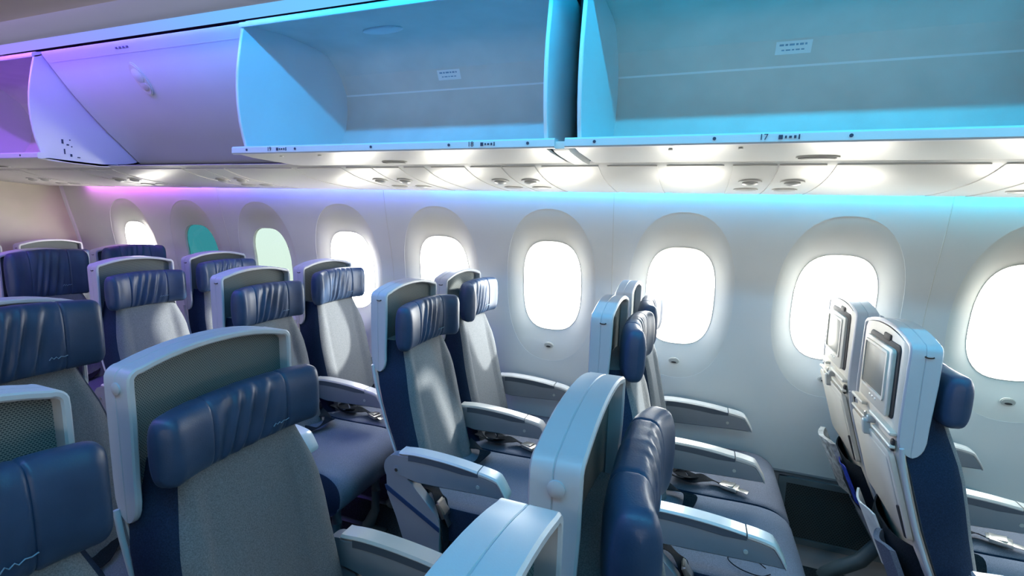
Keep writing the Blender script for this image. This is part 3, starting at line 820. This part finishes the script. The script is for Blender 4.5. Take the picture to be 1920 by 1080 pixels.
def m_endtrim():
    bm = bmesh.new()
    prism(bm, [(0.044, 0.512), (0.050, 0.514), (0.15, 0.460), (0.259, 0.402), (0.259, 0.385), (0.15, 0.443), (0.050, 0.495)], 'y', -0.0225, -0.018)
    return finish(bm, mat('navy_trim', (0.015, 0.045, 0.12), 0.4), 'panel_trim', 30)
def m_pivot():
    bm = bmesh.new(); disc(bm, (0.092, -0.0215, 0.578), (0, -1, 0), 0.014, 0.014, 0.003, n=20, mi=0); disc(bm, (0.092, -0.0235, 0.578), (0, -1, 0), 0.006, 0.006, 0.003, n=12, mi=1)
    return finish(bm, [arm_m, metal_m], 'pivot_cover', 40)
def m_sidebutton(big=False):
    bm = bmesh.new(); disc(bm, (-0.030, -HW - 0.0005, 1.142), (0, -1, 0), 0.011, 0.011, 0.004, n=24, dome=0.002)
    return finish(bm, shell_m, 'side_button', 50)
def m_hooks():
    bm = bmesh.new(); disc(bm, (-0.028, -HW - 0.0005, 1.148), (0, -1, 0), 0.010, 0.0035, 0.003, n=16, mi=0); disc(bm, (-0.028, -HW - 0.0018, 1.150), (0, -1, 0), 0.007, 0.002, 0.003, n=16, mi=1)
    return finish(bm, [slot_m, shell_m], 'coat_hook', 50)

# back of the seat --------------------------------------------------
def m_backpanel():
    bm = bmesh.new(); rings = []
    zs = [0.335, 0.36, 0.40, 0.45, 0.50, 0.56, 0.62, 0.70, 0.78, 0.84, 0.885, 0.92, 1.0, 1.08, 1.12, 1.150, 1.168]
    for z in zs:
        w_ = interp([(0.33, 0.150), (0.40, 0.165), (0.60, 0.178), (0.88, 0.178), (0.90, HW - .004), (1.10, HW - .004), (1.15, HW - .006), (1.168, HW - .022)], z)
        ring = []; xb = backx(z)
        N = 14
        for i in range(N + 1):
            u = -1 + 2 * i / N
            ring.append((xb - 0.003 + 0.012 * max(0, (abs(u) - 0.88) / 0.12) ** 2, u * w_, z + (0.020 * (1 - u * u) if z > 1.14 else 0)))
        for i in range(N + 1):
            u = 1 - 2 * i / N; ring.append((xb + 0.016, u * w_, z + (0.020 * (1 - u * u) if z > 1.14 else 0)))
        rings.append(ring)
    loft(bm, rings)
    return finish(bm, back_m, 'back_panel', 45)
def on_back(y, z, d=0.0):
    return Vector((backx(z) - 0.003 - d, y, z))
def rrect(w_, h_, r, n=5):
    pts = []
    for (cx_, cy_, a0) in ((w_ / 2 - r, h_ / 2 - r, 0), (-w_ / 2 + r, h_ / 2 - r, 90), (-w_ / 2 + r, -h_ / 2 + r, 180), (w_ / 2 - r, -h_ / 2 + r, 270)):
        for k in range(n + 1):
            a = math.radians(a0 + 90 * k / n); pts.append((cx_ + r * math.cos(a), cy_ + r * math.sin(a)))
    return pts
def slab(bm, y, z, w_, h_, r, d0, d1, mi=0, tilt=0.0, flare=0.0):
    rings = []
    def P(a, b, d):
        zz = z + b
        return Vector((backx(zz) - 0.003 - d - tilt * b, y + a, zz))
    R0 = rrect(w_, h_, r); R1 = rrect(w_ - .006, h_ - .006, max(r - .003, .001))
    loft(bm, [[P(a, b, d0) for a, b in R0], [P(a, b, d1 - .002) for a, b in R0], [P(a, b, d1) for a, b in R1]], mi=mi)
def m_monitor():
    bm = bmesh.new(); y0, z0 = -0.012, 1.055
    slab(bm, y0 - .004, z0 + .004, 0.232, 0.196, .016, 0.0, 0.0035, mi=1)       # recess shadow behind the bezel
    slab(bm, y0 - .02, z0 + .105, 0.050, 0.020, .004, 0.0, 0.0040, mi=1)
    slab(bm, y0 + .006, z0 - .004, 0.214, 0.182, .012, 0.0, 0.013, mi=0)
    return finish(bm, [back_m, slot_m], 'monitor', 40)
def m_screen():
    bm = bmesh.new(); slab(bm, 0.0, 1.064, 0.168, 0.122, .005, 0.010, 0.0145); return finish(bm, screen_m, 'screen', 40)
def m_screenframe():
    bm = bmesh.new()
    o_ = rrect(0.182, 0.136, .008); i_ = rrect(0.168, 0.122, .005)
    def P(p, d): zz = 1.064 + p[1]; return (backx(zz) - .003 - d, p[0], zz)
    loft(bm, [[P(p, .012) for p in o_], [P(p, .017) for p in o_], [P(p, .017) for p in i_], [P(p, .013) for p in i_]], cap=False)
    return finish(bm, back_m, 'screen_bezel', 30)
def m_monbtn():
    bm = bmesh.new()
    for k in range(3): slab(bm, -0.03 + 0.022 * k, 0.982, 0.012, 0.007, .003, 0.012, 0.0150)
    return finish(bm, bezel_m, 'monitor_buttons', 40)
def m_tray():
    bm = bmesh.new(); slab(bm, 0, 0.770, 0.325, 0.235, .018, 0.0, 0.013)
    slab(bm, 0, 0.770, 0.285, 0.195, .014, 0.012, 0.0145)
    return finish(bm, back_m, 'tray_table', 40)
def m_ledge():
    bm = bmesh.new()
    slab(bm, -0.085, 0.936, 0.165, 0.010, .003, 0.0, 0.016); slab(bm, 0.115, 0.936, 0.10, 0.010, .003, 0.0, 0.016)
    slab(bm, -0.095, 0.902, 0.145, 0.008, .003, 0.0, 0.013); slab(bm, 0.105, 0.900, 0.12, 0.008, .003, 0.0, 0.013)
    return finish(bm, back_m, 'tray_ledge', 40)
def m_latch():
    bm = bmesh.new(); slab(bm, 0.0, 0.915, 0.030, 0.020, .006, 0.0, 0.020, mi=0); slab(bm, 0.0, 0.890, 0.018, 0.045, .007, 0.010, 0.028, mi=0)
    slab(bm, 0.004, 0.925, 0.010, 0.016, .003, 0.018, 0.024, mi=1)
    return finish(bm, [lens_m, metal_m], 'tray_latch', 40)
def m_slots(k):
    bm = bmesh.new()
    if k: slab(bm, -0.155, 0.905, 0.016, 0.030, .003, 0.0, 0.006)
    else: slab(bm, -0.150, 0.700, 0.010, 0.085, .004, 0.010, 0.0165)
    return finish(bm, slot_m, 'panel_slot', 40)
def m_pocket():
    bm = bmesh.new(); rings = []
    for (z, d, w_) in ((0.63, 0.028, .135), (0.60, 0.042, .150), (0.54, 0.052, .155), (0.46, 0.050, .155), (0.40, 0.034, .150), (0.365, 0.012, .140)):
        x0 = backx(z) - .006
        rings.append([(x0 - d * (1 - (abs(u) ** 3)), u * w_, z - 0.012 * (1 - u * u)) for u in [-1 + 2 * k / 12 for k in range(13)]] + [(x0 - d * (1 - (abs(u) ** 3)) + .004, u * w_, z - 0.012 * (1 - u * u)) for u in [1 - 2 * k / 12 for k in range(13)]])
    loft(bm, rings)
    return finish(bm, belt_m, 'literature_pocket', 50)
def strap(bm, pts, w_=0.023, mi=0):
    P_ = catmull([Vector(p) for p in pts], 5); rings = []
    for i, p in enumerate(P_):
        d = (P_[min(i + 1, len(P_) - 1)] - P_[max(i - 1, 0)]); d.normalize()
        s = d.cross(Vector((0, 0, 1)));  s = s.normalized() if s.length > .05 else Vector((0, 1, 0))
        a = 0.5 * math.sin(i * 0.45 + pts[0][0] * 30); s = (s + Vector((0, 0, a))).normalized(); u = s.cross(d).normalized()
        rings.append([p + s * w_ + u * .0012, p - s * w_ + u * .0012, p - s * w_ - u * .0012, p + s * w_ - u * .0012])
    loft(bm, rings, mi=mi)
def m_belt(v):
    bm = bmesh.new()
    if v == 0:
        strap(bm, [(0.15, 0.13, 0.50), (0.20, 0.06, 0.482), (0.21, -0.02, 0.49), (0.24, -0.07, 0.482), (0.22, -0.12, 0.50), (0.27, -0.15, 0.484), (0.25, -0.19, 0.495), (0.21, -0.17, 0.515), (0.24, -0.12, 0.51)], 0.022)
        strap(bm, [(0.15, -0.16, 0.50), (0.18, -0.195, 0.50), (0.24, -0.20, 0.488), (0.30, -0.165, 0.492), (0.34, -0.15, 0.482), (0.385, -0.165, 0.476)], 0.017)
    else:
        strap(bm, [(0.16, 0.17, 0.50), (0.21, 0.16, 0.485), (0.26, 0.12, 0.500), (0.25, 0.06, 0.482), (0.21, 0.02, 0.480)])
        strap(bm, [(0.15, -0.165, 0.50), (0.20, -0.195, 0.495), (0.24, -0.222, 0.485), (0.262, -0.232, 0.44), (0.272, -0.234, 0.36), (0.276, -0.234, 0.26), (0.275, -0.234, 0.20)])
    return finish(bm, belt_m, 'seat_belt', 60)
def m_buckle(v):
    bm = bmesh.new(); M1 = Matrix.Translation((0.400, -0.172, 0.482) if v == 0 else (0.262, -0.240, 0.462)) @ (Matrix.Rotation(-.35, 4, 'Z') if v == 0 else Matrix.Rotation(1.1, 4, 'Y'))
    box(bm, -0.028, 0.028, -0.022, 0.022, -0.007, 0.007, bev=.003, mtx=M1); box(bm, -0.034, 0.016, -0.017, 0.017, 0.005, 0.011, bev=.002, mtx=M1 @ Matrix.Rotation(-.18, 4, 'Y'))
    box(bm, 0.024, 0.062, -0.012, 0.012, -0.002, 0.001, bev=.0008, mtx=M1)
    return finish(bm, metal_m, 'buckle', 40)
ME = dict(shell=m_shell(), mesh=m_meshpanel(), back=m_backrest(), rib=m_backrib(), cush=m_cushion(), frame=m_frame(), legf=m_leg(True), legr=m_leg(False),
          arm=m_arm(), strip=m_armstrip(), cap=m_armcap(), tip=m_armtip(), abtn=m_armbutton(), end=m_endpanel(), etrim=m_endtrim(), pivot=m_pivot(), sbtn=m_sidebutton(), hook=m_hooks(),
          bp=m_backpanel(), mon=m_monitor(), scr=m_screen(), sfr=m_screenframe(), mbtn=m_monbtn(), tray=m_tray(), ledge=m_ledge(), latch=m_latch(), slota=m_slots(1), slotb=m_slots(0), pocket=m_pocket(),
          belt0=m_belt(0), belt1=m_belt(1), buck0=m_buckle(0), buck1=m_buckle(1), hmark=m_hmark())
HEADS = {}
def head(wl_, wr_):
    if (wl_, wr_) not in HEADS: HEADS[wl_, wr_] = m_headrest(wl_, wr_)
    return HEADS[wl_, wr_]
def seat(x, y, label, hz=1.06, wings=(0.45, 0.45), arms=(), end=None, belt=0, big=False, hx=0.046, htilt=0.0, group='rows of airliner seats', hs=1.0):
    t = empty('aircraft_seat', (x, y, 0), label, 'seat', group)
    sh = link('head_shell', ME['shell'], t); link('side_button' if big else 'coat_hook', ME['sbtn'] if big else ME['hook'], sh)
    link('mesh_panel', ME['mesh'], t)
    link('backrest', ME['back'], t); link('edge_rail', ME['rib'], t); link('edge_rail', ME['rib'], t, (0, -0.372, 0))
    h = link('headrest', head(*wings), t, (hx, 0, hz), (0, htilt, 0)); link('stitched_mark', ME['hmark'], h, (0.0335, 0.045, -0.050)); h.scale = (1, 1, hs)
    link('seat_cushion', ME['cush'], t); link('seat_frame', ME['frame'], t)
    for s in (-1, 1): link('leg', ME['legf'], t, (0, 0.13 * s, 0)); link('leg', ME['legr'], t, (0, 0.13 * s, 0))
    for a in arms:
        A = link('armrest', ME['arm'], t, (0, a, 0)); link('side_strip', ME['strip'], A); link('armrest_cap', ME['cap'], A); link('armrest_tip', ME['tip'], A); link('recline_button', ME['abtn'], A)
    if end is not None:
        E_ = link('end_panel', ME['end'], t, (0, end, 0), None)
        if end > 0: E_.scale = (1, -1, 1)
        link('panel_trim', ME['etrim'], E_); link('pivot_cover', ME['pivot'], E_)
    B = link('back_panel', ME['bp'], t)
    for nm, k in (('monitor', 'mon'), ('screen', 'scr'), ('screen_bezel', 'sfr'), ('monitor_buttons', 'mbtn'), ('tray_table', 'tray'), ('tray_ledge', 'ledge'), ('tray_latch', 'latch'), ('panel_slot', 'slota'), ('panel_slot', 'slotb')): link(nm, ME[k], B)
    link('literature_pocket', ME['pocket'], t)
    bl = link('seat_belt', ME['belt%d' % belt], t); link('buckle', ME['buck%d' % belt], bl)
    return t
XR = lambda r: -0.213 - SP * r
YA, YWN = 1.612, 2.057           # aisle and window seat centres of the pair by the wall
YC1, YC2 = 0.706, 0.262          # middle block, aisle-side and next seat
LA = -0.240; LM = 0.218; LW = 0.215
seat(XR(-1), YA, 'seat at right showing its cream back with a switched-off screen, aisle side', wings=(0.22, 0.22), hs=0.82, hz=1.045, hx=0.034, arms=(LA, LM), end=LA, belt=1)
seat(XR(-1), YWN, 'seat at right showing its sunlit back, against the wall behind the screen-backed aisle seat', arms=(LW,))
seat(XR(0), YA, 'edge-on aisle seat right of centre with two bright-capped armrests and a long cushion', arms=(LA, LM), end=LA, belt=1)
seat(XR(0), YWN, 'edge-on window seat right of centre, half hidden behind its aisle neighbour', arms=(LW,), belt=0)
seat(XR(1), YA, 'aisle seat left of centre with a sunlit pale backrest and rounded armrest pivot', wings=(0.25, 1.05), hz=1.055, arms=(LA, LM), end=LA, belt=1, hx=0.05)
seat(XR(1), YWN, 'window seat left of centre with a shiny pale blue headrest, beside the sunlit aisle seat', wings=(0.9, 0.3), arms=(LW,), belt=0, hz=1.075, hx=0.055)
seat(XR(2), YA, 'aisle seat with a pleated headrest, its back hidden by the big near seat', hz=1.05, arms=(LA, LM), end=LA, belt=1)
seat(XR(2), YWN, 'window seat with smooth blue headrest and a wide lit cushion', hz=1.075, arms=(LW,), belt=0)
seat(XR(3), YA, 'aisle seat at left with a wrinkled dark blue headrest and taupe back', hz=1.05, arms=(LA, LM), end=LA)
seat(XR(3), YWN, 'window seat in front of the pale green dimmed window', hz=1.075, arms=(LW,))
seat(XR(4), YA, 'dark navy seat back at the left edge, second row from the bulkhead', hs=1.55, hz=1.070, arms=(LA, LM), end=LA)
seat(XR(4), YWN, 'window seat below the rearmost clear window, only its top showing', hs=1.5, hz=1.08, arms=(LW,))
seat(XR(5), YA, 'rearmost aisle seat, only a corner of its shell at the left edge', hz=1.05, arms=(LA, LM), end=LA)
seat(XR(5), YWN, 'rearmost window seat, only its pale shell top showing before the bulkhead', hz=1.05, arms=(LW,))
DC = 0.111
CA = 0.224
seat(XR(0) + DC, YC1, 'large blue-topped seat shell in the bottom centre with a creased blue headrest flap', hz=1.055, arms=(CA + .012,), end=CA + .012, big=True, wings=(0.35, 0.35), belt=0)
seat(XR(0) + DC, YC2, 'nearest seat, only its shell top and mesh edge rise at the bottom', hz=1.04, arms=(CA - .002,), big=True)
seat(XR(1) + DC, YC1, 'big near seat at lower left with a navy pleated headrest and grey-green back', hs=0.80, hz=1.040, arms=(CA + .012,), end=CA + .012, big=True, wings=(0.3, 0.3))
seat(XR(1) + DC, YC2, 'near seat cut by the lower left corner, navy headrest filling the edge', hz=1.030, arms=(CA - .002,), big=True, wings=(0.3, 0.3))
seat(XR(2) + DC, YC1, 'seat at the left edge behind the near pair, tall blue headrest covering its shell', hs=1.15, hz=1.098, arms=(CA + .012,), end=CA + .012, big=True, wings=(0.2, 0.2), hx=0.06)

# ================================================================== loose things
def on_seat(r, y): return XR(r)
# safety cards and magazines in the pockets of the first row
def leaflet(name, x, y, z, w_, h_, tilt, m, label, cat, curl=0.01, th=0.001):
    bm = bmesh.new(); rings = []
    for k in range(9):
        v = k / 8; zz = z + h_ * v * math.cos(tilt); xx = x - h_ * v * math.sin(tilt) * -1
        rings.append([(xx - curl * math.sin(PI * u) - .002, y - w_ / 2 + w_ * u, zz + 0.003 * math.sin(u * 9)) for u in [q / 8 for q in range(9)]] + [(xx - curl * math.sin(PI * u) + th, y - w_ / 2 + w_ * u, zz + 0.003 * math.sin(u * 9)) for u in [1 - q / 8 for q in range(9)]])
    loft(bm, rings)
    return tag(link(name, finish(bm, m, name, 40)), label, cat)
xa = XR(-1)
leaflet('magazine', xa + backx(.50) - 0.045, YWN + 0.045, 0.47, 0.16, 0.205, -0.42, foil_m, 'crinkled clear-wrapped magazine sticking out of the window seat pocket', 'magazine', 0.022, 0.016)
leaflet('brochure', xa + backx(.50) - 0.040, YWN - 0.090, 0.48, 0.085, 0.15, -0.42, magblue_m, 'small deep blue brochure in the window seat pocket', 'brochure', 0.006)
leaflet('safety_card', xa + backx(.48) - 0.044, YA + 0.045, 0.46, 0.15, 0.20, -0.42, paper_m, 'white safety card sticking out of the pocket below the screen seat', 'card', 0.018, 0.004)
leaflet('headset_bag', xa + backx(.50) - 0.048, YA - 0.09, 0.47, 0.10, 0.15, -0.40, cush_m, 'grey pouch beside the white safety card', 'pouch', 0.02, 0.012)
# thin headphone cable on the aisle seat cushion
bm = bmesh.new()
pts = [(0.26, 1.47, .4700), (0.23, 1.50, .4685), (0.17, 1.505, .4680), (0.10, 1.53, .4680), (0.06, 1.56, .4680), (0.05, 1.60, .4685)]
tube(bm, catmull([Vector(p) for p in pts], 6), 0.0016, 6)
tube(bm, catmull([Vector(p) for p in [(0.17, 1.505, .4695), (0.16, 1.47, .4695), (0.19, 1.44, .469), (0.24, 1.43, .4685), (0.27, 1.45, .4680)]], 6), 0.0016, 6)
tag(link('headphone_cable', finish(bm, belt_m, 'cable', 60)), 'thin dark cable looped on the cushion of the edge-on aisle seat', 'cable')
